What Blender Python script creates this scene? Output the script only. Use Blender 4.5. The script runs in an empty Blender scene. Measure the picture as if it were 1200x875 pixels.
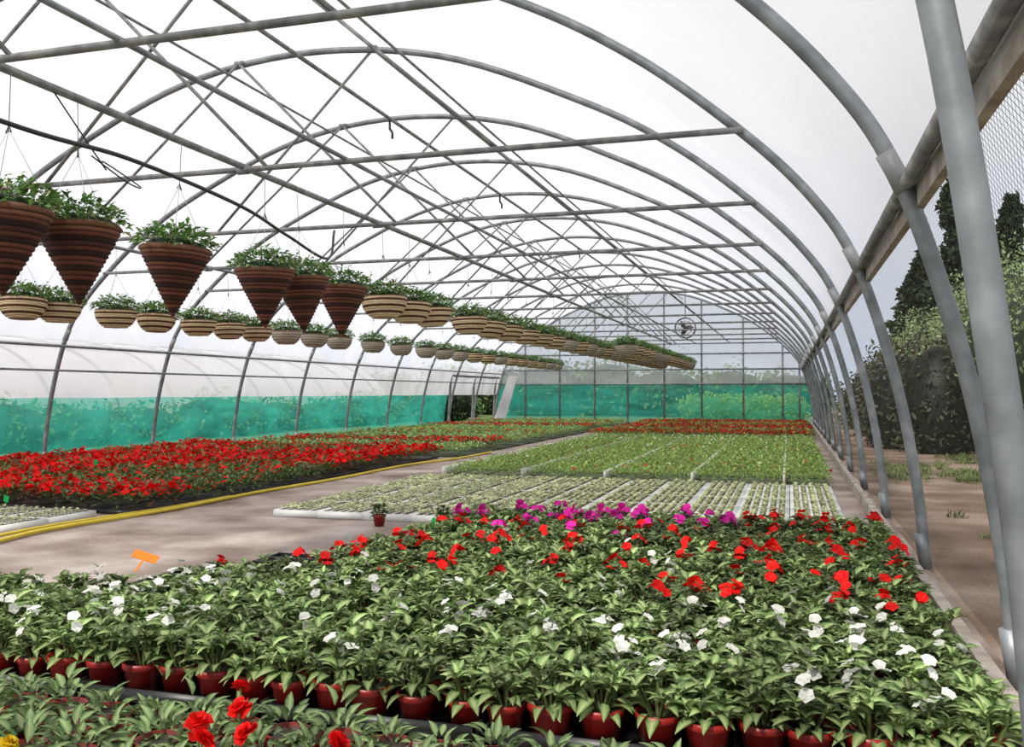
import bpy, math, random
import numpy as np
from mathutils import Vector
random.seed(7); R=np.random.RandomState(11)
H=0.9   # all layout numbers are in units of 0.9 m

# ------------------------------------------------------------------ materials
def new_mat(name):
    m=bpy.data.materials.new(name); m.use_nodes=True
    nt=m.node_tree; nt.nodes.clear()
    return m,nt,nt.nodes,nt.links
def mat_attr(name,rough=0.5,trans=0.0,spec=0.5,noise=0.25,nscale=40):
    m,nt,N,L=new_mat(name)
    out=N.new('ShaderNodeOutputMaterial'); p=N.new('ShaderNodeBsdfPrincipled')
    a=N.new('ShaderNodeAttribute'); a.attribute_name='Col'
    no=N.new('ShaderNodeTexNoise'); no.inputs['Scale'].default_value=nscale
    tc=N.new('ShaderNodeTexCoord'); L.new(tc.outputs['Object'],no.inputs['Vector'])
    mr=N.new('ShaderNodeMapRange'); mr.inputs['To Min'].default_value=1-noise; mr.inputs['To Max'].default_value=1+noise
    L.new(no.outputs['Fac'],mr.inputs['Value'])
    mu=N.new('ShaderNodeVectorMath'); mu.operation='SCALE'
    L.new(a.outputs['Color'],mu.inputs[0]); L.new(mr.outputs[0],mu.inputs['Scale'])
    L.new(mu.outputs[0],p.inputs['Base Color'])
    p.inputs['Roughness'].default_value=rough; p.inputs['Specular IOR Level'].default_value=spec
    if trans>0:
        t=N.new('ShaderNodeBsdfTranslucent'); L.new(mu.outputs[0],t.inputs['Color'])
        mx=N.new('ShaderNodeMixShader'); mx.inputs[0].default_value=trans
        L.new(p.outputs[0],mx.inputs[1]); L.new(t.outputs[0],mx.inputs[2]); L.new(mx.outputs[0],out.inputs[0])
    else: L.new(p.outputs[0],out.inputs[0])
    return m
def mat_noise(name,cols,scale=5,rough=0.8,bump=0.0,bscale=30,metal=0.0,detail=8):
    m,nt,N,L=new_mat(name)
    out=N.new('ShaderNodeOutputMaterial'); p=N.new('ShaderNodeBsdfPrincipled')
    tc=N.new('ShaderNodeTexCoord'); no=N.new('ShaderNodeTexNoise')
    no.inputs['Scale'].default_value=scale; no.inputs['Detail'].default_value=detail
    L.new(tc.outputs['Object'],no.inputs['Vector'])
    cr=N.new('ShaderNodeValToRGB'); el=cr.color_ramp.elements
    k=len(cols)
    while len(el)<k: el.new(0.5)
    for i,c in enumerate(cols):
        el[i].position=0.3+0.4*i/(k-1); el[i].color=(*c,1)
    L.new(no.outputs['Fac'],cr.inputs[0]); L.new(cr.outputs[0],p.inputs['Base Color'])
    p.inputs['Roughness'].default_value=rough; p.inputs['Metallic'].default_value=metal
    if bump:
        n2=N.new('ShaderNodeTexNoise'); n2.inputs['Scale'].default_value=bscale; n2.inputs['Detail'].default_value=6
        L.new(tc.outputs['Object'],n2.inputs['Vector'])
        b=N.new('ShaderNodeBump'); b.inputs['Strength'].default_value=bump; b.inputs['Distance'].default_value=0.03
        L.new(n2.outputs['Fac'],b.inputs['Height']); L.new(b.outputs[0],p.inputs['Normal'])
    L.new(p.outputs[0],out.inputs[0])
    return m
def mat_film(name,col,fac,noise_scale=(1,0.6,1),var=0.1,gloss=0.06,dif=.22):
    """polythene: part clear, part light-scattering"""
    m,nt,N,L=new_mat(name)
    out=N.new('ShaderNodeOutputMaterial')
    tc=N.new('ShaderNodeTexCoord'); mp=N.new('ShaderNodeMapping'); mp.inputs['Scale'].default_value=noise_scale
    L.new(tc.outputs['Object'],mp.inputs['Vector'])
    no=N.new('ShaderNodeTexNoise'); no.inputs['Scale'].default_value=1.6; no.inputs['Detail'].default_value=7; no.inputs['Distortion'].default_value=0.6
    L.new(mp.outputs[0],no.inputs['Vector'])
    mr=N.new('ShaderNodeMapRange'); mr.inputs['From Min'].default_value=0.3; mr.inputs['From Max'].default_value=0.7
    mr.inputs['To Min'].default_value=fac-var; mr.inputs['To Max'].default_value=fac+var
    L.new(no.outputs['Fac'],mr.inputs['Value'])
    tr=N.new('ShaderNodeBsdfTransparent'); tl=N.new('ShaderNodeBsdfTranslucent'); df=N.new('ShaderNodeBsdfDiffuse'); gl=N.new('ShaderNodeBsdfGlossy')
    gl.inputs['Roughness'].default_value=0.25
    tl.inputs['Color'].default_value=(*col,1); df.inputs['Color'].default_value=(*col,1)
    m1=N.new('ShaderNodeMixShader'); m1.inputs[0].default_value=dif
    L.new(tl.outputs[0],m1.inputs[1]); L.new(df.outputs[0],m1.inputs[2])
    m2=N.new('ShaderNodeMixShader'); L.new(mr.outputs[0],m2.inputs[0])
    L.new(tr.outputs[0],m2.inputs[1]); L.new(m1.outputs[0],m2.inputs[2])
    m3=N.new('ShaderNodeMixShader'); m3.inputs[0].default_value=gloss
    L.new(m2.outputs[0],m3.inputs[1]); L.new(gl.outputs[0],m3.inputs[2])
    L.new(m3.outputs[0],out.inputs[0])
    return m
def mat_grid_net(name,col,cell,duty):
    m,nt,N,L=new_mat(name)
    out=N.new('ShaderNodeOutputMaterial'); tc=N.new('ShaderNodeTexCoord'); sp=N.new('ShaderNodeSeparateXYZ')
    L.new(tc.outputs['Object'],sp.inputs[0])
    def M(op,a,b=None):
        n=N.new('ShaderNodeMath'); n.operation=op
        for i,v in enumerate((a,b)):
            if v is None: continue
            if isinstance(v,(int,float)): n.inputs[i].default_value=v
            else: L.new(v,n.inputs[i])
        return n.outputs[0]
    a=M('ADD',sp.outputs['Y'],sp.outputs['Z']); b=M('SUBTRACT',sp.outputs['Y'],sp.outputs['Z'])
    la=M('LESS_THAN',M('FRACT',M('DIVIDE',a,cell)),duty); lb=M('LESS_THAN',M('FRACT',M('DIVIDE',b,cell)),duty)
    f=M('MAXIMUM',la,lb)
    tr=N.new('ShaderNodeBsdfTransparent'); df=N.new('ShaderNodeBsdfDiffuse'); df.inputs['Color'].default_value=(*col,1)
    mx=N.new('ShaderNodeMixShader'); L.new(f,mx.inputs[0]); L.new(tr.outputs[0],mx.inputs[1]); L.new(df.outputs[0],mx.inputs[2])
    L.new(mx.outputs[0],out.inputs[0]); return m

M_leaf=mat_attr('leaf',0.5,0.25,0.35,0.3,30)
M_petal=mat_attr('petal',0.6,0.3,0.2,0.12,60)
M_plastic=mat_attr('plastic',0.4,0,0.5,0.1,20)
M_wicker=mat_attr('wicker',0.75,0,0.3,0.45,60)
M_soil=mat_attr('soil',0.95,0,0.1,0.4,80)
M_steel=mat_noise('galvanised_steel',[(0.14,0.155,0.165),(0.215,0.235,0.25),(0.31,0.33,0.35)],scale=9,rough=0.45,metal=0.3)
M_steel2=mat_noise('worn_steel',[(0.13,0.13,0.135),(0.20,0.20,0.20),(0.33,0.325,0.315)],scale=14,rough=0.6,metal=0.15)
M_black=mat_noise('black_rubber',[(0.012,0.012,0.014),(0.03,0.03,0.033)],scale=20,rough=0.5)
M_yellow=mat_noise('yellow_hose',[(0.62,0.46,0.02),(0.75,0.58,0.04)],scale=6,rough=0.45)
M_wood=mat_noise('weathered_wood',[(0.20,0.17,0.14),(0.34,0.30,0.26),(0.50,0.46,0.41)],scale=8,rough=0.85,bump=0.3)
M_path=mat_noise('path_concrete',[(0.13,0.085,0.065),(0.30,0.235,0.20),(0.50,0.43,0.39)],scale=1.9,rough=0.7,bump=0.3,bscale=40,detail=12)
M_dirt=mat_noise('dry_dirt',[(0.09,0.055,0.035),(0.24,0.16,0.11),(0.44,0.36,0.30)],scale=1.2,rough=0.95,bump=0.9,bscale=22,detail=12)
M_grass=mat_noise('grass_ground',[(0.05,0.09,0.025),(0.12,0.17,0.05),(0.2,0.2,0.09)],scale=2,rough=0.95,bump=0.5)
M_film=mat_film('polythene_film',(0.94,0.935,0.985),0.62,(0.5,1.0,0.8),0.18,0.04,.17)
M_film2=mat_film('polythene_side',(0.86,0.84,0.88),0.75,(0.3,1.2,0.3),0.14,0.04)
M_green=mat_film('green_windbreak_net',(0.07,0.70,0.56),0.50,(0.6,0.7,2.0),0.22,0.02,.3)
M_net=mat_grid_net('debris_net',(0.10,0.095,0.095),0.026,0.13)

# ------------------------------------------------------------------ geometry kit
def merge(ps):
    ps=[p for p in ps if p is not None and len(p[0])]
    off=0; V=[];Q=[];C=[];M=[]
    for v,q,c,m in ps:
        V.append(v);Q.append(q+off);C.append(c);M.append(m);off+=len(v)
    return [np.concatenate(V),np.concatenate(Q),np.concatenate(C),np.concatenate(M)]
def col(n,c): return np.tile(np.array(c,float),(n,1))
def rotm(az,el=0.0,roll=0.0):
    ca,sa=math.cos(az),math.sin(az); ce,se=math.cos(el),math.sin(el); cr,sr=math.cos(roll),math.sin(roll)
    Rz=np.array([[ca,-sa,0],[sa,ca,0],[0,0,1]]); Ry=np.array([[ce,0,-se],[0,1,0],[se,0,ce]]); Rx=np.array([[1,0,0],[0,cr,-sr],[0,sr,cr]])
    return Rz@Ry@Rx
def xf(p,m=None,t=(0,0,0),s=1.0):
    v=p[0]*s
    if m is not None: v=v@m.T
    return [v+np.array(t,float),p[1],p[2],p[3]]
def leaf(L,W,n=4,arch=0.3,cup=0.25,cm=(.2,.3,.1),ce=(.05,.13,.03),mat=0,blunt=0.75):
    t=np.linspace(0,1,n+1); w=W*0.5*np.sin(np.pi*np.clip(t**blunt*0.97+0.02,0,1))
    x=L*t; z=arch*L*(t-1.25*t*t)
    V=np.zeros(((n+1)*3,3)); C=np.zeros(((n+1)*3,3))
    V[0::3]=np.c_[x,-w,z+cup*w*2]; V[1::3]=np.c_[x,0*x,z]; V[2::3]=np.c_[x,w,z+cup*w*2]
    C[0::3]=ce; C[2::3]=ce; C[1::3]=cm
    Q=[]
    for i in range(n):
        a=i*3; Q+= [[a,a+1,a+4,a+3],[a+1,a+2,a+5,a+4]]
    return [V,np.array(Q),C,np.full(len(Q),mat)]
def flower(rad,c,n=5,mat=1,cc=None,tilt=0.25,np_=2):
    ps=[]
    for i in range(n):
        az=2*math.pi*i/n+random.uniform(-.15,.15)
        k=random.uniform(.82,1.1); c2=tuple(x*k for x in c)
        ps.append(xf(leaf(rad,rad*1.15,np_,0.2,0.15,c2 if cc is None else cc,c2,mat,1.35),rotm(az,tilt+random.uniform(-.15,.15))))
    return merge(ps)
def lathe(prof,n=16,mat=0,wob=0):
    k=len(prof); a=np.linspace(0,2*np.pi,n,endpoint=False)
    V=[];C=[]
    for r,z,c in prof:
        V.append(np.c_[r*np.cos(a),r*np.sin(a),np.full(n,z)]); C.append(col(n,c))
    Q=[]
    for i in range(k-1):
        for j in range(n):
            j2=(j+1)%n; Q.append([i*n+j,i*n+j2,(i+1)*n+j2,(i+1)*n+j])
    return [np.concatenate(V),np.array(Q),np.concatenate(C),np.full(len(Q),mat)]
def box(x0,x1,y0,y1,z0,z1,c=(.5,.5,.5),mat=0):
    V=np.array([[x,y,z] for z in (z0,z1) for y in (y0,y1) for x in (x0,x1)],float)
    Q=np.array([[0,2,3,1],[4,5,7,6],[0,1,5,4],[2,6,7,3],[0,4,6,2],[1,3,7,5]])
    return [V,Q,col(8,c),np.full(6,mat)]
def tube(pts,r,n=10,c=(.5,.5,.5),mat=0,cap=True):
    P=np.array(pts,float); k=len(P)
    T=np.gradient(P,axis=0) if k>2 else np.tile(P[-1]-P[0],(k,1))
    T/= np.linalg.norm(T,axis=1)[:,None]
    up=np.array([0,0,1.0]) if abs(T[0][2])<0.9 else np.array([0,1.0,0])
    if k>2:
        sp=np.cross(P[k//2]-P[0],P[-1]-P[0]); 
        if np.linalg.norm(sp)>1e-4: up=sp/np.linalg.norm(sp)
    a=np.linspace(0,2*np.pi,n,endpoint=False); V=[]
    for i in range(k):
        s=np.cross(T[i],up); ns=np.linalg.norm(s)
        if ns<1e-5: s=np.cross(T[i],[1,0,0.1]); ns=np.linalg.norm(s)
        s/=ns; u=np.cross(s,T[i])
        V.append(P[i]+r*(np.cos(a)[:,None]*s+np.sin(a)[:,None]*u))
    if cap:
        V=[np.tile(P[0],(n,1))+ (V[0]-P[0])*0.02]+V+[np.tile(P[-1],(n,1))+(V[-1]-P[-1])*0.02]; k+=2
    Q=[]
    for i in range(k-1):
        for j in range(n):
            j2=(j+1)%n; Q.append([i*n+j,i*n+j2,(i+1)*n+j2,(i+1)*n+j])
    V=np.concatenate(V)
    return [V,np.array(Q),col(len(V),c),np.full(len(Q),mat)]
def instance(protos,pos,scl,rot=None,tint=None,sel=None,jit=0.12):
    n=len(pos); pos=np.asarray(pos,float); scl=np.broadcast_to(np.asarray(scl,float),(n,))
    rot=R.uniform(0,2*np.pi,n) if rot is None else rot
    tint=1+R.uniform(-jit,jit,(n,1))*np.ones((n,3)) if tint is None else tint
    sel=R.randint(0,len(protos),n) if sel is None else sel
    outs=[]
    for k,(v,q,c,m) in enumerate(protos):
        idx=np.where(sel==k)[0]
        if len(idx)==0: continue
        ca=np.cos(rot[idx])[:,None]; sa=np.sin(rot[idx])[:,None]; s=scl[idx][:,None]
        X=(v[None,:,0]*ca-v[None,:,1]*sa)*s+pos[idx,0:1]
        Y=(v[None,:,0]*sa+v[None,:,1]*ca)*s+pos[idx,1:2]
        Z=v[None,:,2]*s+pos[idx,2:3]
        VV=np.stack([X,Y,Z],-1).reshape(-1,3)
        QQ=(q[None]+ (np.arange(len(idx))*len(v))[:,None,None]).reshape(-1,4)
        CC=(c[None]*tint[idx][:,None,:]).reshape(-1,3)
        outs.append([VV,QQ,CC,np.tile(m,len(idx))])
    return merge(outs)
def build(name,p,mats,smooth=True,parent=None,link=True):
    v,q,c,mi=p
    me=bpy.data.meshes.new(name)
    me.vertices.add(len(v)); me.loops.add(len(q)*4); me.polygons.add(len(q))
    me.vertices.foreach_set('co',np.ascontiguousarray(v,dtype=np.float32).ravel())
    me.loops.foreach_set('vertex_index',np.ascontiguousarray(q,dtype=np.int32).ravel())
    me.polygons.foreach_set('loop_start',np.arange(0,len(q)*4,4,dtype=np.int32))
    me.polygons.foreach_set('material_index',np.ascontiguousarray(mi,dtype=np.int32))
    me.polygons.foreach_set('use_smooth',np.full(len(q),smooth))
    ca=me.color_attributes.new('Col','FLOAT_COLOR','POINT')
    ca.data.foreach_set('color',np.c_[np.clip(c,0,1),np.ones(len(c))].astype(np.float32).ravel())
    for m in mats: me.materials.append(m)
    me.update(calc_edges=True); me.validate()
    o=bpy.data.objects.new(name,me)
    if link: bpy.context.collection.objects.link(o)
    if parent: o.parent=parent
    return o
def empty(name):
    e=bpy.data.objects.new(name,None); bpy.context.collection.objects.link(e); return e
def A(*a): return np.array(a,float)

# ------------------------------------------------------------------ tunnel profile
half=[(0,4.3),(1.4,4.12),(2.73,3.58),(3.54,3.12),(4.21,2.58),(4.62,2.15),(4.86,1.75),(5.06,1.1),(5.17,.5),(5.22,0)]
ctrl=[(-x,z) for x,z in half[::-1]]+half[1:]
XC=-4.48
def catmull(pts,sub=7):
    P=np.array(pts,float); P=np.vstack([2*P[0]-P[1],P,2*P[-1]-P[-2]]); out=[]
    for i in range(1,len(P)-2):
        for t in np.linspace(0,1,sub,endpoint=False):
            p0,p1,p2,p3=P[i-1:i+3]
            out.append(0.5*((2*p1)+(-p0+p2)*t+(2*p0-5*p1+4*p2-p3)*t*t+(-p0+3*p1-3*p2+p3)*t**3))
    out.append(P[-2]); return np.array(out)
prof=catmull(ctrl); 
def hoop_z(dx):
    r=prof[prof[:,0]>=0]; return float(np.interp(abs(dx),r[:,0],r[:,1]))
YS=[3.5+2.22*i for i in range(13)]; YEND=YS[-1]; Y0=1.75
TIE=2.58
frame=empty('polytunnel_frame')
RP=0.0275
M_sleeve=mat_noise('sleeve_steel',[(0.24,0.25,0.26),(0.38,0.39,0.40)],scale=12,rough=0.5,metal=0.2)
for i,y in enumerate(YS):
    g=[tube([( (XC+a)*H,y*H,b*H) for a,b in prof],RP,12)]
    for s in (-1,1):
        g.append(tube([((XC+s*5.22)*H,y*H,0),((XC+s*5.19)*H,y*H,0.2*H)],RP*1.15,10))
        g.append(tube([((XC+s*4.875)*H,y*H,1.71*H),((XC+s*4.845)*H,y*H,1.78*H),((XC+s*4.81)*H,y*H,1.85*H)],RP*1.15,10,mat=1))
    build('hoop_%d'%(i+1),merge(g),[M_steel,M_sleeve],parent=frame)
    g=[]
    g.append(tube([((XC-4.22)*H,y*H-.04,TIE*H),((XC+4.22)*H,y*H-.04,TIE*H)],0.0185,8))
    def web(xa,xb,dy):
        return tube([(xa*H,y*H+dy,(hoop_z(xa-XC))*H),(xb*H,y*H+dy,TIE*H)],0.0125,8)
    g+= [web(-5.2,-3.5,-.045),web(-5.2,-7.2,-.045),web(-3.76,-5.46,-.02),web(-3.76,-1.8,-.02)]
    for xx in (-3.7,-7.1,-5.2,-3.76):
        zz=TIE if xx in(-3.7,-7.1) else hoop_z(xx-XC)
        g.append(tube([(xx*H-.04,y*H-.03,zz*H),(xx*H+.04,y*H-.03,zz*H)],.03,8,mat=1))
    build('truss_%d'%(i+1),merge(g),[M_steel2,M_steel],parent=frame)
ep=[(.43,0),(.39,.6),(.345,1.01),(.25,1.68),(.12,2.2),(-.15,2.75),(-.8,3.4),(-1.75,3.9),(-3.0,4.25),(-4.48,4.36)]
ep=ep+[(2*XC-x,z) for x,z in ep[:-1][::-1]]
build('hoop_end',tube([(a*H,Y0*H,b*H) for a,b in catmull(ep)],RP,14),[M_steel],parent=frame)
def purlin(nm,x,z,r,m=M_steel):
    build(nm,tube([(x*H,y*H,z*H) for y in (Y0-.3,YEND)],r,10),[m],parent=frame)
purlin('purlin_1',-3.7,TIE+.02,0.021,M_steel2); purlin('purlin_2',-7.1,TIE+.02,0.018)
purlin('ridge_purlin',XC,4.22,0.02,M_steel2); purlin('purlin_3',-5.25,4.12,0.012,M_steel2)
purlin('purlin_4',-3.3,4.02,0.012,M_steel2)
purlin('side_rail_1',-9.28,1.62,0.018); purlin('side_rail_2',-9.46,1.3,0.014)
purlin('eave_rail',.40,1.74,0.024,M_steel2)
build('eave_board',box(.43*H,.46*H,Y0*H,YEND*H,1.65*H,1.74*H),[M_wood],smooth=False,parent=frame)
g=[]
for y in (9.9,14.2,20):
    g.append(tube([(XC*H,y*H,4.2*H),(XC*H,y*H,4.1*H),(XC*H+.03,y*H,4.05*H),(XC*H+.03,y*H,3.98*H)],0.014,6))
build('ridge_hooks',merge(g),[M_black],parent=frame)

def skin(name,mask,y0,y1,off,mat,ny=90,nz=1.0):
    pr=prof[mask]; T=np.gradient(pr,axis=0); Nn=np.c_[-T[:,1],T[:,0]]; Nn/=np.linalg.norm(Nn,axis=1)[:,None]
    ys=np.linspace(y0,y1,ny); V=[]
    for y in ys:
        ph=((y-3.5)/2.22)%1.0; sag=-0.035*math.sin(math.pi*ph)**2*nz
        p=pr+Nn*(off+sag)
        V.append(np.c_[(XC+p[:,0])*H,np.full(len(p),y*H),p[:,1]*H])
    k=len(pr); Q=[[i*k+j,i*k+j+1,(i+1)*k+j+1,(i+1)*k+j] for i in range(ny-1) for j in range(k-1)]
    V=np.concatenate(V); return build(name,[V,np.array(Q),col(len(V),(1,1,1)),np.zeros(len(Q),int)],[mat])
x,z=prof[:,0],prof[:,1]
skin('ceiling',((x<0)&(z>1.55))|((x>=0)&(z>1.66)),Y0,YEND,0.055,M_film)
skin('window_left',(x<0)&(z>0.88)&(z<1.7),Y0,YEND,0.05,M_film2)
skin('wall_left',(x<0)&(z<1.0),Y0,25.4,0.05,M_green,nz=.3)
skin('wall_right',(x>0)&(z<1.78),Y0,YEND,0.05,M_net,nz=0)

# ------------------------------------------------------------------ back (end) wall
def end_panel(name,z0,z1,mat,y):
    zs=np.linspace(z0,z1,24); V=[]
    r=prof[prof[:,0]>=0]
    for zz in zs:
        w=float(np.interp(-zz,-r[:,1],r[:,0]))
        for t in np.linspace(-1,1,13): V.append((( XC+w*t)*H,y*H,zz*H))
    Q=[[i*13+j,i*13+j+1,(i+1)*13+j+1,(i+1)*13+j] for i in range(23) for j in range(12)]
    return build(name,[np.array(V),np.array(Q),col(len(V),(1,1,1)),np.zeros(len(Q),int)],[mat])
end_panel('wall_back',0,1.28,M_green,YEND+.05)
M_filmb=mat_film('clear_end_film',(0.88,0.90,0.95),0.5,(0.5,1.0,0.8),0.12,0.04,.15)
end_panel('window_back',1.28,4.29,M_filmb,YEND+.05)
g=[]
for xx in (-8.6,-7.4,-6.2,-5.1,-3.9,-2.7,-1.4,-.2,.3):
    g.append(tube([(xx*H,YEND*H,0),(xx*H,YEND*H,hoop_z(xx-XC)*H)],0.028,8))
for zz in (1.28,1.75,2.25):
    r=prof[prof[:,0]>=0]; w=float(np.interp(-zz,-r[:,1],r[:,0]))
    g.append(tube([((XC-w)*H,YEND*H-.03,zz*H),((XC+w)*H,YEND*H-.03,zz*H)],0.025,8))
build('end_frame',merge(g),[M_steel],parent=frame)
fan=[]
a=np.linspace(0,2*np.pi,25)
for dy in (0,.12):
    fan.append(tube([(.27*math.cos(t),dy,.27*math.sin(t)) for t in a],0.014,6,(.12,.12,.13),cap=False))
for rr in (.09,.18): fan.append(tube([(rr*math.cos(t),-.01,rr*math.sin(t)) for t in a],0.006,5,(.12,.12,.12),cap=False))
for t in a[:-1:2]: fan.append(tube([(.04*math.cos(t),-.01,.04*math.sin(t)),(.27*math.cos(t),-.0,.27*math.sin(t))],0.005,5,(.12,.12,.12)))
for t in (0,2.1,4.2):
    fan.append(xf(leaf(.24,.16,3,0,0.2,(.06,.06,.06),(.08,.08,.08)),rotm(0,t)@rotm(0,0,.9),(0,.06,0)))
fan.append(xf(lathe([(.001,-.08,(.05,.05,.05)),(.06,-.07,(.05,.05,.05)),(.06,.07,(.05,.05,.05)),(.001,.08,(.05,.05,.05))],12),rotm(0,0,math.pi/2),(0,.08,0)))
fan.append(tube([(0,.06,.27),(0,.06,1.05)],0.012,6,(.15,.15,.15)))
fo=build('circulation_fan',merge(fan),[M_plastic]); fo.location=(-2.95*H,27.6*H,2.92*H)
g=[tube([(-9.6*H,y*H,0),(-9.52*H,y*H,1.5*H)],0.035,8) for y in (25.4,27.5,29.7)]
g.append(tube([(-9.45*H,25.4*H,1.5*H),(-9.45*H,29.9*H,1.5*H)],0.03,8))
build('door_1',merge(g),[M_steel2],smooth=False)
# white sliding door leaf standing open against the end wall
M_white=mat_noise('white_polythene',[(.70,.70,.73),(.85,.85,.88)],scale=1.5,rough=.6)
V=A([-9.45,29.2,0],[-9.15,29.5,0],[-8.75,29.7,1.55],[-9.0,29.5,1.55]).reshape(4,3)*H
V=np.concatenate([V,V+np.array([.0,.03,0])])
Q=np.array([[0,1,2,3],[7,6,5,4],[0,4,5,1],[1,5,6,2],[2,6,7,3],[3,7,4,0]])
build('door_2',[V,Q,col(8,(1,1,1)),np.zeros(6,int)],[M_white],smooth=False)

# ------------------------------------------------------------------ ground
def plane(name,x0,x1,y0,y1,z,mat,thick=None):
    V=A([x0*H,y0*H,z],[x1*H,y0*H,z],[x1*H,y1*H,z],[x0*H,y1*H,z]).reshape(4,3)
    return build(name,[V,A([0,1,2,3]).reshape(1,4).astype(int),col(4,(1,1,1)),np.zeros(1,int)],[mat],smooth=False)
plane('ground',-60,60,-20,110,-.03,M_grass)
plane('dirt_yard',.75,9,-2,60,-.012,M_dirt)
plane('floor',-9.72,.75,-1,YEND,0,M_path)
build('baseboard_right',box(.60*H,.65*H,1.0*H,YEND*H,0,.10*H),[M_wood],smooth=False)

# ------------------------------------------------------------------ plant prototypes (metres)
G1=(.050,.130,.022); G1m=(.38,.46,.20); 
def impatiens(ce,cm,fl=None,nf=0,pot=True,big=1.0):
    ps=[]
    if pot:
        rc=(.30,.014,.010); rd=(.20,.010,.008)
        ps.append(lathe([(.001,.004,rd),(.040,.004,rd),(.052,.078,rc),(.058,.080,rc),(.059,.098,rc),(.054,.098,rc),(.050,.085,(.03,.02,.015)),(.001,.086,(.03,.02,.015))],14,2))
    nst=7
    for k in range(nst):
        az=2*math.pi*k/(nst-1)+random.uniform(-.3,.3); rr=0 if k==0 else random.uniform(.035,.062)*big
        bx,by=rr*math.cos(az),rr*math.sin(az); bz=random.uniform(.155,.185) if k==0 else random.uniform(.11,.175)
        ps.append(tube([(bx*.3,by*.3,.085),(bx,by,bz)],0.004,5,(.12,.16,.05),0,False))
        nl=random.randint(8,10)
        a0=random.uniform(0,6.28)
        for j in range(nl):
            e=random.uniform(.0,.5) if j%2 else random.uniform(.45,.95)
            l=random.uniform(.036,.062)*big*(1.0 if e<.7 else .8)
            kk=random.uniform(.45,1.5)
            ps.append(xf(leaf(l,l*random.uniform(.42,.54),4,.4,.22,tuple(x*kk for x in cm),tuple(x*kk for x in ce)),
                         rotm(a0+j*2.4,e,random.uniform(-.3,.3)),(bx,by,bz+random.uniform(-.015,.008))))
    for j in range(14):
        az=j*.571*2+random.uniform(-.2,.2); l=random.uniform(.055,.075)*big
        ps.append(xf(leaf(l,l*.48,4,.4,.22,cm,ce),rotm(az,random.uniform(-.45,.2),random.uniform(-.3,.3)),(.035*math.cos(az),.035*math.sin(az),random.uniform(.09,.13))))
    for j in range(nf):
        az=random.uniform(0,6.28); rr=random.uniform(0,.055)
        f=flower(random.uniform(.019,.028),fl,5,1,np_=3)
        ps.append(xf(f,rotm(az,random.uniform(-1.0,-.1),random.uniform(-.5,.5)),(rr*math.cos(az),rr*math.sin(az),random.uniform(.175,.215))))
    return merge(ps)
RED=(.85,.010,.008); WHITE=(.90,.90,.84); MAG=(.80,.03,.42); 
imp_plain=[impatiens(G1,G1m) for _ in range(6)]
imp_white=[impatiens(G1,G1m,WHITE,n) for n in (2,3,4)]
imp_red=[impatiens((.035,.09,.022),(.25,.31,.13),RED,n) for n in (2,3,4,5)]
imp_mag=[impatiens((.05,.07,.04),(.16,.2,.10),MAG,n) for n in (4,6)]
allp=imp_plain+imp_white+imp_red+imp_mag
SP=.138
def front_ok(X,Y):
    if X>.50: return False
    if Y<3.35: return X>-3.75
    if Y<3.9: return X>-2.65
    if Y<4.7: return X>-2.25
    return X>-2.05
pos=[];sel=[]
ny=int((5.95-2.5)/SP)
for j in range(ny+1):
    for i in range(32):
        X=.47-i*SP; Y=2.53+j*SP
        if not front_ok(X,Y): continue
        pos.append(((X+R.uniform(-.012,.012))*H,(Y+R.uniform(-.012,.012))*H,.022))
        r=random.random(); k=random.randrange(6)
        if Y<3.5:
            pw=.42 if (X>-2.9) else .2
            if r<pw: k=6+random.randrange(3)
        elif Y<5.0:
            pr=.26 if X<-.9 else .42
            if Y<4.0 and X<-1: pr=.18
            if r<pr: k=9+random.randrange(4)
            elif r<pr+.05 : k=6
        elif Y<5.45:
            if r<.32: k=9+random.randrange(4)
            elif r<.42 and X<-.5: k=13
        else:
            if r<.6 and X<-.3: k=13+random.randrange(2)
            elif r<.7 and X>-.9: k=9+random.randrange(4)
        sel.append(k)
pos=np.array(pos); sel=np.array(sel)
bed=[instance(allp,pos,R.uniform(.86,1.08,len(pos)),sel=sel,jit=.3)]
for j in range(0,ny+1,3):
    for i in range(0,32,5):
        X1=.47-i*SP+SP*.5; X0=X1-5*SP; Yy0=2.53+j*SP-SP*.5; Yy1=Yy0+3*SP
        if not front_ok((X0+X1)/2,(Yy0+Yy1)/2) : continue
        c=(.012,.012,.013)
        x0,x1,y0,y1=(X0+.01)*H,(X1-.01)*H,(Yy0+.01)*H,(Yy1-.01)*H
        bed+= [box(x0,x1,y0,y1,.004,.018,c,3)]
        for q in ((x0,x1,y0,y0+.008),(x0,x1,y1-.008,y1),(x0,x0+.008,y0,y1),(x1-.008,x1,y0,y1)): bed.append(box(*q,.004,.055,c,3))
build('potted_impatiens_bed',merge(bed),[M_leaf,M_petal,M_plastic,M_plastic])

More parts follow.
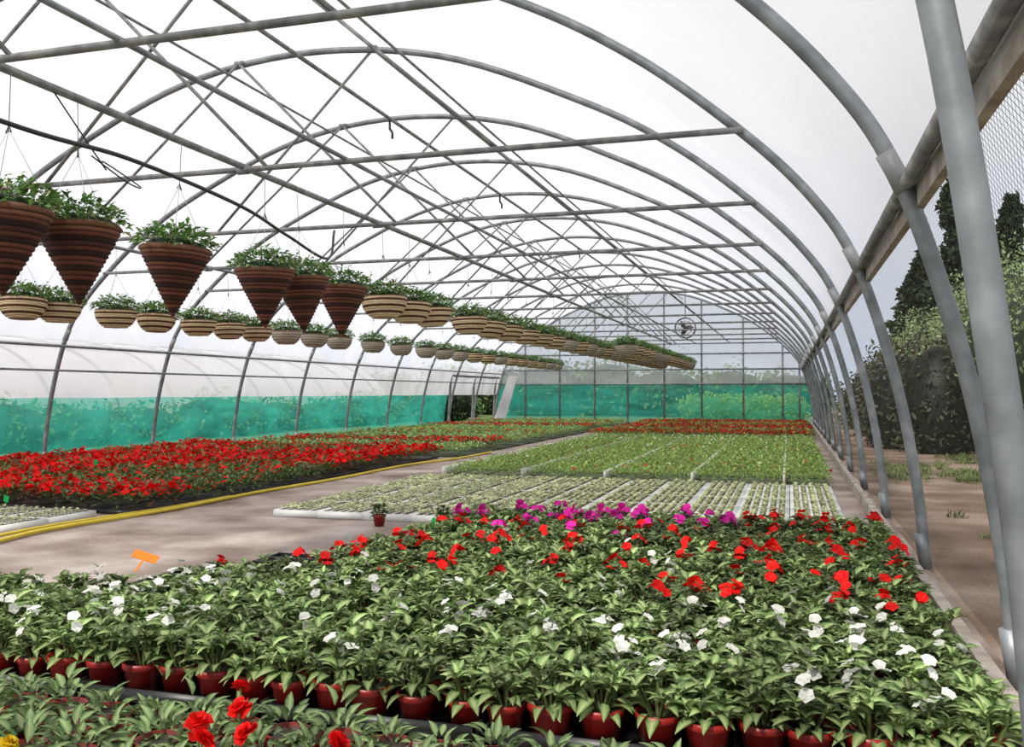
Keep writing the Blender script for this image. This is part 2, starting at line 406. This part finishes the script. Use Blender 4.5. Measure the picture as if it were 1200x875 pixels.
def bushy(ce,cm,fl,nf,fr,rad=.06,hgt=.13,nl=26,ll=.04,seg=2,pot=False,fs=5,wr=.55):
    ps=[]
    for j in range(nl):
        az=j*2.4+random.uniform(-.3,.3); q=math.sqrt((j+.5)/nl); rr=rad*q*.7
        k=random.uniform(.7,1.35); e=random.uniform(-.1,.5)+(1-q)*.6
        zf=(1-.45*q)*random.uniform(.75,1.05) if j%3 else random.uniform(.15,.6)
        if j%3==0: rr=rad*.75; e-=.2
        ps.append(xf(leaf(ll*random.uniform(.8,1.25),ll*wr,seg,.35,.25,tuple(x*k for x in cm),tuple(x*k for x in ce)),rotm(az,e,random.uniform(-.4,.4)),
                     (rr*math.cos(az),rr*math.sin(az),hgt*zf)))
    for j in range(nf):
        az=random.uniform(0,6.28); rr=rad*math.sqrt(random.random())*1.1
        ps.append(xf(flower(fr*random.uniform(.8,1.2),fl,fs,1,np_=seg),rotm(random.uniform(0,6),random.uniform(-.9,.3),random.uniform(-.5,.5)),(rr*math.cos(az),rr*math.sin(az),hgt*random.uniform(.75,1.2)*(1-.25*rr/rad))))
    return merge(ps)
def double_bloom(c):
    ps=[]
    for ring,(n,r,t) in enumerate(((7,.042,.0),(7,.036,.45),(6,.027,.8),(4,.016,1.1))):
        for i in range(n):
            az=6.283*i/n+ring*.5+random.uniform(-.2,.2); k=random.uniform(.75,1.1)
            ps.append(xf(leaf(r,r*1.1,4,random.uniform(-.3,.5),random.uniform(-.3,.4),tuple(x*k*.85 for x in c),tuple(x*k for x in c),1,1.35),rotm(az,t+random.uniform(-.25,.25),random.uniform(-.5,.5)),(0,0,.003*ring)))
    return merge(ps)
near=[bushy((.05,.12,.03),(.30,.38,.17),RED,0,.02,.09,.16,56,.046,4,wr=.45) for _ in range(4)]
pos=[]
for j in range(5):
    for i in range(22):
        X=.30-i*.14; Y=2.12-j*.14
        if X<-2.6: continue
        pos.append((X*H,Y*H,.02))
pos=np.array(pos)
nb=[instance(near,pos,R.uniform(.85,1.1,len(pos)),jit=.2)]
pp=(.22,.012,.008)
pot1=lathe([(.001,.0,pp),(.04,.0,pp),(.055,.09,pp),(.055,.10,pp),(.05,.10,pp),(.048,.085,(.03,.02,.01)),(.001,.085,(.03,.02,.01))],12,2)
nb.append(instance([pot1],pos,np.ones(len(pos))))
bl=double_bloom(RED); bl2=double_bloom(RED)
for (X,Y,zz,s) in ((-1.28,1.80,.255,.75),(-1.21,1.86,.275,.7),(-1.23,1.74,.245,.75),(-1.15,1.79,.25,.7),(-.93,1.80,.245,.75),(-.90,1.74,.225,.6),(-1.27,1.95,.29,.55),(-1.19,1.70,.225,.7)):
    nb.append(xf(random.choice((bl,bl2)),rotm(random.uniform(0,6),random.uniform(-.9,0),random.uniform(-.8,.8)),(X*H,Y*H,zz*H),s))
    nb.append(tube([(X*H,Y*H,.12),(X*H,Y*H,zz*H)],.003,5,(.15,.2,.06),0))
for (X,Y,zz) in ((-1.71,1.70,.20),(-1.66,1.66,.19)):
    nb.append(xf(double_bloom((.8,.55,.02)),rotm(1,-.4,.3),(X*H,Y*H,zz*H),.5))
for (X,Y) in ((.12,1.75),(.0,1.9),(-.05,2.0)):
    nb.append(xf(double_bloom((.6,.03,.16)),rotm(1,-.4,.3),(X*H,Y*H,.24*H),.35))
nb.append(box(-2.7*H,.37*H,1.4*H,2.2*H,.002,.02,(.012,.012,.013),3))
build('potted_begonia_bed',merge(nb),[M_leaf,M_petal,M_plastic,M_plastic])

# ------------------------------------------------------------------ plug tray beds
def seedling(c1,c2,n=8,l=.030):
    ps=[]
    for j in range(n):
        ps.append(xf(leaf(l*random.uniform(.8,1.2),l*.6,2,.3,.2,c2,c1),rotm(j*2.4,random.uniform(.1,.9)),(0,0,.008)))
    return merge(ps)
def tray_bed(name,x0,x1,y0,y1,seeds,tw=.40,tl=.66,nx=5,nyy=8,zt=.05,sc=1.0,white=(.84,.85,.83),miss=0.03,gap=.03):
    ps=[];pos=[]
    X=x0
    tray=[box(0,tw*H-gap*H*.2,0,tl*H-gap*H*.2,0.002,zt,white,3)]
    cw=(tw-.05)/nx; cl=(tl-.05)/nyy; cells=[]
    for i in range(nx):
        for j in range(nyy):
            cx=(.02+cw*(i+.5))*H; cy=(.02+cl*(j+.5))*H; a=cw*H*.34; b=cl*H*.36
            tray.append(box(cx-a,cx+a,cy-b,cy+b,zt-.01,zt+.002,(.13,.10,.06),4)); cells.append((cx,cy))
    tr=merge(tray); tp=[]
    while X+tw<x1+.02:
        Y=y0
        while Y+tl<y1+.05:
            tp.append((X*H,Y*H,0))
            for cx,cy in cells:
                if random.random()>miss: pos.append((X*H+cx,Y*H+cy,zt))
            Y+=tl
        X+=tw
    ps.append(instance([tr],np.array(tp),np.ones(len(tp)),rot=np.zeros(len(tp)),jit=.03))
    pos=np.array(pos); ps.append(instance(seeds,pos,R.uniform(.75,1.25,len(pos))*sc,jit=.25))
    return build(name,merge(ps),[M_leaf,M_petal,M_plastic,M_plastic,M_soil])
seeds=[seedling((.44,.50,.20),(.78,.80,.55)) for _ in range(4)]
tray_bed('seedling_tray_bed',-4.0,.45,6.6,9.9,seeds,sc=1.02)
tray_bed('seedling_tray_bed',-9.33,-5.30,5.15,6.15,seeds,tl=.5,nyy=6,sc=.75)
def massed(name,x0,x1,y0,y1,sp,protos,selfn,zb=.03,sc=1.0,edge=None,base=(.02,.02,.02),jit=.2,gapx=None,gapy=None,gcol=None):
    pos=[];sel=[]
    nx=int(round((x1-x0)/sp)); nyy=int((y1-y0)/sp)
    for j in range(nyy):
        for i in range(nx):
            if gapy and j%gapy==gapy-1 and random.random()<.85: continue
            X=x0+(i+.5)*sp; Y=y0+(j+.5)*sp
            if edge and not edge(X,Y): continue
            k=selfn(X,Y)
            if k is None: continue
            pos.append(((X+R.uniform(-.02,.02))*H,(Y+R.uniform(-.02,.02))*H,zb)); sel.append(k)
    pos=np.array(pos)
    g=[instance(protos,pos,R.uniform(.85,1.2,len(pos))*sc,sel=np.array(sel),jit=jit)]
    tw=sp*4
    X=x0
    while X<x1-.02:
        Y=y0
        while Y<y1-.02:
            xb=min(X+tw,x1); yb=min(Y+tw*1.5,y1)
            g.append(box(X*H+.02,xb*H-.02,Y*H+.02,yb*H-.02,.002,zb,base,3)); Y+=tw*1.5
        if gapx and gcol is not None and int(round((X-x0)/tw))%gapx==0:
            g.append(box(X*H-.011,X*H+.011,y0*H,y1*H,zb,zb+.085,gcol,3))
        X+=tw
    return build(name,merge(g),[M_leaf,M_petal,M_plastic,M_plastic])
DG=(.07,.12,.03); DGm=(.14,.20,.06); BR=(.13,.045,.025); BRm=(.20,.08,.04)
CR=(.80,.006,.006)
redp=[bushy(DG,DGm,CR,n,.029,.085,.16,24,.05) for n in (5,8,6)]+[bushy(BR,BRm,CR,n,.029,.085,.16,22,.05) for n in (7,5)]\
    +[bushy(DG,DGm,CR,n,.024,.085,.15,30,.05) for n in (0,1,3)]
def selred(X,Y):
    n=math.sin(X*1.9+Y*.7)+math.sin(Y*1.3-X*.6)
    if 7.0<Y<8.6 and X>-7.0: return random.choice((5,6,7,7,6))
    if Y<7.2: return random.choice((0,1,2,3,4,7))
    if n>.5: return random.choice((5,6,7,2))
    return random.choice((0,1,2,3,4,1,7))
massed('red_begonia_bed',-9.4,-5.12,6.3,13.2,.14,redp,selred,zb=.03,sc=1.05)
lg=[bushy((.19,.33,.07),(.34,.47,.17),(.7,.05,.1),0,.02,.08,.12,22,.048) for _ in range(3)]
lgf=[bushy((.15,.28,.06),(.30,.42,.14),c,2,.022,.08,.12,20,.048) for c in ((.75,.01,.02),(.8,.4,.45),(.8,.55,.05),(.85,.85,.8))]
dk=[bushy(DG,DGm,CR,n,.027,.08,.12,18,.05) for n in (5,3)]
def selleft(X,Y):
    b=int((Y-13.4)/1.6)%5
    if b in(1,) : return random.choice((7,8,7,0))
    if b==0: return random.choice((0,1,2,6,0,1))
    if b==2: return random.choice((0,1,2,4,6))
    if b==3: return random.choice((0,1,1,8)) 
    return random.choice((0,1,2,5,4))
massed('mixed_bedding_bed',-9.4,-4.85,13.4,29.0,.16,lg+lgf+dk,selleft,base=(.04,.06,.02))
gg=[bushy((.22,.37,.06),(.42,.55,.17),(.7,.05,.1),0,.02,.07,.11,18,.042,wr=.42) for _ in range(4)]
ggf=[bushy((.20,.34,.06),(.36,.48,.15),c,2,.018,.07,.11,18,.042,wr=.42) for c in ((.70,.02,.10),(.8,.5,.05),(.75,.02,.02),(.85,.8,.75))]
def selg(X,Y):
    f=.08 if Y<13 else .02
    if 14.2<Y<14.9: f=.25
    if Y>16.5 and int(Y*2)%3==0: return random.choice((7,7,0,1,2)) 
    return random.randrange(4,8) if random.random()<f else random.randrange(4)
massed('green_bedding_bed',-3.9,.42,10.15,19.4,.12,gg+ggf,selg,base=(.07,.09,.03),gapx=2,gapy=12,gcol=(.7,.72,.64))
rb=[bushy((.13,.13,.035),(.26,.22,.07),c,n,.028,.08,.13,18,.05) for c,n in ((CR,5),(CR,3),((.50,.01,.02),6),((.7,.35,.05),2))]
massed('bronze_begonia_bed',-4.3,.45,20.0,29.6,.16,rb+lg,lambda X,Y: (random.choice((4,5,6,3)) if int((Y-20)/1.3)%3==1 else random.choice((0,1,2,1,3,3))))

for (X,Y) in ((-2.95,6.35),(-2.45,6.38)):
    o=build('potted_impatiens',impatiens((.03,.08,.02),(.14,.20,.07),RED,1,True,.9),[M_leaf,M_petal,M_plastic]); o.location=(X*H,Y*H,0); o.scale=(.8,.8,.8)
g=[]
for (X,Y) in ((-3.0,4.15),(-2.75,4.75)):
    g.append(box((X-.22)*H,(X+.32)*H,(Y-.22)*H,(Y+.22)*H,0,.01,(.015,.015,.016)))
    for i in range(5): g.append(box((X-.22+i*.13)*H,(X-.205+i*.13)*H,(Y-.22)*H,(Y+.22)*H,0,.03,(.015,.015,.016)))
    for i in range(4): g.append(box((X-.22)*H,(X+.32)*H,(Y-.22+i*.14)*H,(Y-.205+i*.14)*H,0,.03,(.015,.015,.016)))
build('empty_plug_tray',merge(g),[M_plastic],smooth=False)
def label(X,Y,zb,c,w=.03,h=.09,az=0.3,lean=.3,name='plant_label'):
    p=merge([box(-w/2,w/2,-.001,.001,0,h,c),box(-.004,.004,-.001,.001,-.06,0,c)])
    o=build(name,p,[M_plastic],smooth=False); o.location=(X*H,Y*H,zb*H); o.rotation_euler=(lean,0.3,az)
label(-2.72,3.42,.265,(.85,.20,.005),.10,.04,.3,-.9)
label(-1.95,4.9,.24,(.01,.45,.10),.02,.05); label(-7.05,8.1,.24,(.01,.5,.12),.04,.05); label(-6.2,6.1,.1,(.01,.5,.12),.04,.05)
def curve_tube(name,pts,r,mat,n=8,sub=10):
    P=np.array(pts,float)
    PP=np.vstack([2*P[0]-P[1],P,2*P[-1]-P[-2]]); out=[]
    for i in range(1,len(PP)-2):
        for t in np.linspace(0,1,sub,endpoint=False):
            p0,p1,p2,p3=PP[i-1:i+3]
            out.append(0.5*((2*p1)+(-p0+p2)*t+(2*p0-5*p1+4*p2-p3)*t*t+(-p0+3*p1-3*p2+p3)*t**3))
    out.append(P[-1]); out=np.array(out)*H
    cu=bpy.data.curves.new(name,'CURVE'); cu.dimensions='3D'; sp=cu.splines.new('POLY'); sp.points.add(len(out)-1)
    sp.points.foreach_set('co',np.c_[out,np.ones(len(out))].ravel()); cu.bevel_depth=r; cu.bevel_resolution=3
    cu.materials.append(mat); o=bpy.data.objects.new(name,cu); bpy.context.collection.objects.link(o); return o
curve_tube('garden_hose',[(-5.3,3.6,.02),(-5.0,4.6,.02),(-5.1,5.4,.02),(-5.0,6.6,.02),(-5.03,8.0,.02),(-4.95,9.5,.02),(-4.98,11.5,.02),(-4.75,13,.02),(-4.72,14.5,.02)],.014,M_yellow)
curve_tube('garden_hose',[(-5.5,3.8,.02),(-5.22,4.8,.02),(-5.22,5.6,.02),(-5.09,6.6,.02),(-5.07,7.6,.02)],.011,M_yellow)
curve_tube('electric_cable',[(-3.5,1.6,2.3),(-3.44,3.35,2.24),(-3.43,4.19,2.27),(-3.43,5.23,2.22),(-3.66,6.2,2.2),(-3.95,7.4,2.2),(-4.2,8.0,2.56)],.011,M_black)
curve_tube('electric_cable',[(-3.7,3.9,2.6),(-3.62,4.2,2.25),(-3.75,4.35,2.32),(-3.62,4.5,2.2),(-3.55,4.3,2.18),(-3.66,4.15,2.3)],.004,M_black)

# ------------------------------------------------------------------ hanging baskets
def basket(kind,seed):
    random.seed(seed); ps=[]
    Rr=.195
    if kind=='cone':
        prof_=[]; n=17; depth=.38
        for i in range(n):
            t=i/n; r=Rr*(1-t)**.92; zc=-depth*t
            c=(.13,.04,.024) if i%3 else (.04,.014,.01)
            if i<2: c=(.22,.09,.05)
            k=random.uniform(.6,1.4); c=tuple(x*k for x in c)
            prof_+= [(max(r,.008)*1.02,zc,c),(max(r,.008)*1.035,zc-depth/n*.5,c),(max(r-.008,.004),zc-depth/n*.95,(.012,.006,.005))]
        prof_.append((.002,-depth,(.04,.02,.01)))
        ps.append(lathe(prof_,22,3))
    else:
        prof_=[]; n=10; depth=.17
        for i in range(n):
            t=i/n; r=Rr*math.sqrt(max(0.0,1-(t*.93)**2.2)); zc=-depth*t
            if kind=='stripe': c=(.74,.57,.35) if i%3!=1 else (.10,.03,.018)
            else: c=(.60,.53,.43) if i%2 else (.32,.27,.22)
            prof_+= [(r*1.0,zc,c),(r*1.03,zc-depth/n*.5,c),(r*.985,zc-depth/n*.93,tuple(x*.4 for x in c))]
        prof_.append((.06,-depth,(.3,.2,.12))); prof_.append((.002,-depth-.004,(.3,.2,.12)))
        ps.append(lathe(prof_,22,3))
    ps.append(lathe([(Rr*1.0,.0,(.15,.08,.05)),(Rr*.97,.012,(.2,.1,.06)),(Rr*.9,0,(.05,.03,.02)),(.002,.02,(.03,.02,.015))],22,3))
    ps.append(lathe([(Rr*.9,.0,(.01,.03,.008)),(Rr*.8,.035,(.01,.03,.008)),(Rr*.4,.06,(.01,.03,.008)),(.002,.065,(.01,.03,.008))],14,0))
    for j in range(460):
        az=random.uniform(0,6.28); q=math.sqrt(random.random()); rr=Rr*1.12*q
        zz=.01+.10*(1-q**2)*random.uniform(.6,1.15)+random.uniform(-.02,.05)
        l=random.uniform(.03,.06); k=random.uniform(.45,1.7)
        ce=(.08*k,.20*k,.035*k); cm=(.17*k,.31*k,.09*k)
        if random.random()<.12: ce=(.35,.4,.16); cm=(.5,.55,.3)
        ps.append(xf(leaf(l,l*.5,2,.35,.2,cm,ce),rotm(az+random.uniform(-1,1),random.uniform(-.4,.9),random.uniform(-.5,.5)),(rr*math.cos(az),rr*math.sin(az),zz)))
    for j in range(8):
        az=random.uniform(0,6.28); rr=Rr*random.uniform(.2,1.0); l=random.uniform(.02,.07)
        bx,by=rr*math.cos(az),rr*math.sin(az); tx,ty,tz=bx*1.25,by*1.25,.08+l
        ps.append(tube([(bx,by,.05),(tx,ty,tz)],.002,4,(.1,.2,.05),0,False))
        for q in range(5):
            f=.4+.6*q/4; ps.append(xf(leaf(.035,.018,2,.3,.2,(.16,.28,.08),(.08,.18,.04)),rotm(q*2.4,.5),(bx+(tx-bx)*f,by+(ty-by)*f,.05+(tz-.05)*f)))
    fc=random.choice([(.85,.85,.85),(.7,.1,.35),(.8,.8,.82),(.5,.08,.4),(.8,.05,.05)])
    for j in range(random.randint(4,9)):
        az=random.uniform(0,6.28); rr=Rr*random.uniform(.4,1.1)
        ps.append(xf(flower(.018,fc,5,1),rotm(0,random.uniform(-.6,.4)),(rr*math.cos(az),rr*math.sin(az),random.uniform(.06,.13))))
    top=.40*H
    for k in range(3):
        az=k*2.094+.4; ps.append(tube([(Rr*math.cos(az),Rr*math.sin(az),0),(0,0,top)],.0018,4,(.45,.45,.47),2))
    ps.append(tube([(0,0,top-.01),(0,0,.68*H)],.0025,5,(.3,.3,.32),2))
    ps.append(tube([(.012,0,top-.02),(.0,0,top+.02),(-.012,0,top-.01)],.004,5,(.1,.1,.1),2))
    return merge(ps)
mats=[M_leaf,M_petal,M_plastic,M_wicker]
data={}
for kd in ('cone','stripe','pale'):
    for s in range(3):
        o=build('hanging_basket_mesh',basket(kd,{'cone':10,'stripe':20,'pale':30}[kd]+s),mats,link=False); data[(kd,s)]=o.data; bpy.data.objects.remove(o)
random.seed(5)
def place(X,Y,z,kd):
    o=bpy.data.objects.new('hanging_basket',data[(kd,random.randrange(3))]); bpy.context.collection.objects.link(o)
    o.location=(X*H,Y*H,z*H); o.rotation_euler=(random.uniform(-.05,.05),random.uniform(-.05,.05),random.uniform(0,6.28))
for Y in (3.62,4.107,4.94,5.97,6.5,7.2): place(-3.7,Y,1.9,'cone')
for Y in (8.06,8.68,9.27,10.5,11.3,12.1,13.0,13.8,14.6): place(-3.7,Y,1.9,'stripe')
for i in range(16): place(-3.7,15.6+i*.82,1.9,random.choice(('pale','stripe')))
for Y in (7.16,7.62,8.45,9.13,9.93,10.59): place(-7.1,Y,1.9,'stripe')
place(-7.1,11.24,1.9,'stripe')
for Y in (12.04,12.88,13.7,15.0,16.24,17.5): place(-7.1,Y,1.9,'pale')
for i in range(11): place(-7.1,18.5+i,1.9,random.choice(('stripe','pale')))
purlin('purlin_5',-2.9,TIE+.02,0.014)
for i in range(14): place(-2.9,17+i*.85,1.88,random.choice(('pale','stripe')))

# ------------------------------------------------------------------ outside vegetation
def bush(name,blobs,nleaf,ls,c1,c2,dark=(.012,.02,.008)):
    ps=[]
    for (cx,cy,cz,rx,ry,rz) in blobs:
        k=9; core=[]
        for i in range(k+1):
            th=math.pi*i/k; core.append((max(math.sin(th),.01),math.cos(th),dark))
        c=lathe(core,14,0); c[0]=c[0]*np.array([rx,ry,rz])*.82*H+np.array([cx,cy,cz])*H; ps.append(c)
        n=nleaf
        d=R.normal(size=(n,3)); d/=np.linalg.norm(d,axis=1)[:,None]
        lump=1+.16*np.sin(d[:,0]*7+cx)*np.cos(d[:,2]*6+cy)+.1*np.sin(d[:,1]*11)
        rad=(R.uniform(.72,1.06,n)*lump)[:,None]
        pts=d*rad*np.array([rx,ry,rz])+np.array([cx,cy,cz]); pts=pts[pts[:,2]>0.02]*H; n=len(pts)
        u=R.normal(size=(n,3)); u/=np.linalg.norm(u,axis=1)[:,None]; w=np.cross(u,R.normal(size=(n,3))); w/=np.linalg.norm(w,axis=1)[:,None]
        s=R.uniform(.6,1.3,(n,1))*ls
        V=np.stack([pts-u*s,pts-w*s*.45,pts+u*s,pts+w*s*.45],1).reshape(-1,3)
        t=R.uniform(0,1,(n,1)); C=np.array(c1)*(1-t)+np.array(c2)*t; C=np.repeat(C,4,0)
        ps.append([V,np.arange(4*n).reshape(-1,4),C,np.zeros(n,int)])
    return build(name,merge(ps),[M_leaf])
random.seed(3)
bl=[(4.7+random.uniform(-.3,.5),y,1.2+random.uniform(-.2,.3),1.5,1.3,2.2+random.uniform(-.6,.6)) for y in np.arange(13,46,1.5)]
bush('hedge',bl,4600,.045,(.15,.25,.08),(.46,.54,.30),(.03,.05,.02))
bl=[(2.2+random.uniform(-.3,.3),y,.6,.75,.8,1.15+random.uniform(-.3,.3)) for y in np.arange(17,30,1.2)]
bush('shrub',bl,1800,.05,(.03,.04,.02),(.14,.13,.08))
def conifer(X,Y,h,r):
    bb=[]; n=9
    for i in range(n):
        t=i/(n-1); rr=r*(1-.8*t)*(.85+.3*random.random()); bb.append((X+random.uniform(-.3,.3),Y+random.uniform(-.3,.3),1.2+(h-1.8)*t,rr,rr,h/n*1.0))
    return bb
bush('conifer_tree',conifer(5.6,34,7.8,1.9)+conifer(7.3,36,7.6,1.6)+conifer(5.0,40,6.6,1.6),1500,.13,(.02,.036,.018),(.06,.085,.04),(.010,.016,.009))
tf=[]
for k in range(4):
    tf.append(merge([xf(leaf(random.uniform(.05,.12),.012,3,.5,.1,(.2,.25,.09),(.13,.19,.05)),rotm(random.uniform(0,6.28),random.uniform(.3,1.2)),(random.uniform(-.08,.08),random.uniform(-.08,.08),0)) for _ in range(34)]))
cl=[(random.uniform(1.2,3.2),random.uniform(5,16)) for _ in range(12)]
pos=[]
for k in range(420):
    cx,cy=random.choice(cl); pos.append(((cx+random.gauss(0,.25))*H,(cy+random.gauss(0,.5))*H,-.012))
pos=np.array([p for p in pos if p[0]>1.0*H])
build('grass_tufts',instance(tf,pos,R.uniform(.3,1.0,len(pos)),jit=.4),[M_leaf])
bl=[(x,41+random.uniform(-1,1),.8,2.2,1.0,1.5+random.uniform(-.4,.4)) for x in np.arange(-26,2,2.6)]
bush('far_hedge',bl,1200,.12,(.07,.17,.05),(.22,.34,.12))
bl=[(-13.5+random.uniform(-.4,.4),y,.2,1.0,1.4,.75+random.uniform(-.2,.2)) for y in np.arange(7,38,2.0)]
bush('low_shrub_row',bl,900,.07,(.04,.13,.04),(.18,.32,.10))
bl=[(x,31.6,.35,.6,.5,.62) for x in np.arange(-3.0,.2,.6)]
bush('leafy_crop_row',bl,900,.05,(.6,.85,.05),(.8,.95,.2),(.2,.4,.03))
bl=[(-10.6,y,.6,.5,.6,.7) for y in (25.9,27.0,28.1,29.2)]
bush('side_shrub',bl,700,.05,(.03,.08,.02),(.12,.2,.05))
k=20; th=np.linspace(0,np.pi,k); ring=np.c_[-20.5+4.2*np.cos(th),2.5*np.sin(th)**.75]
V=np.concatenate([np.c_[ring[:,0]*H,np.full(k,y*H),ring[:,1]*H] for y in (2,36)])
Q=np.array([[j,j+1,k+j+1,k+j] for j in range(k-1)])
nbm=[[V,Q,col(len(V),(1,1,1)),np.zeros(len(Q),int)]]
for y in np.arange(2,37,2.2): nbm.append(tube([(a*H,y*H,b*H+.03) for a,b in ring],.03,6,mat=1))
build('neighbouring_polytunnel',merge(nbm),[M_white,M_steel])

# ------------------------------------------------------------------ light
w=bpy.data.worlds.new('overcast'); bpy.context.scene.world=w; w.use_nodes=True
nt=w.node_tree; N=nt.nodes; L=nt.links; N.clear()
out=N.new('ShaderNodeOutputWorld'); bg=N.new('ShaderNodeBackground'); tc=N.new('ShaderNodeTexCoord'); sp=N.new('ShaderNodeSeparateXYZ')
L.new(tc.outputs['Generated'],sp.inputs[0])
cr=N.new('ShaderNodeValToRGB'); cr.color_ramp.elements[0].position=0.0; cr.color_ramp.elements[0].color=(.76,.85,1,1)
cr.color_ramp.elements[1].position=.35; cr.color_ramp.elements[1].color=(1,1,1,1)
L.new(sp.outputs['Z'],cr.inputs[0])
no=N.new('ShaderNodeTexNoise'); no.inputs['Scale'].default_value=2.2; no.inputs['Detail'].default_value=5; L.new(tc.outputs['Generated'],no.inputs['Vector'])
mr=N.new('ShaderNodeMapRange'); mr.inputs['To Min'].default_value=.74; mr.inputs['To Max'].default_value=1.2; L.new(no.outputs['Fac'],mr.inputs['Value'])
vm=N.new('ShaderNodeVectorMath'); vm.operation='SCALE'; L.new(cr.outputs[0],vm.inputs[0]); L.new(mr.outputs[0],vm.inputs['Scale'])
L.new(vm.outputs[0],bg.inputs['Color']); bg.inputs['Strength'].default_value=0.95
L.new(bg.outputs[0],out.inputs[0])
sd=bpy.data.lights.new('sun','SUN'); sd.energy=3.4; sd.angle=math.radians(6); sd.color=(1,.95,.88)
so=bpy.data.objects.new('sun',sd); bpy.context.collection.objects.link(so); so.rotation_euler=(math.radians(38),math.radians(-28),math.radians(10))
try: bpy.context.scene.view_settings.view_transform='Standard'
except Exception: pass

# ------------------------------------------------------------------ camera
cd=bpy.data.cameras.new('camera'); cd.sensor_width=36; cd.lens=32.4; cd.clip_start=.05; cd.clip_end=500
co=bpy.data.objects.new('camera',cd); bpy.context.collection.objects.link(co)
co.location=(0,0,H); co.rotation_euler=(math.radians(90+1.19),0,math.radians(16.75))
bpy.context.scene.camera=co
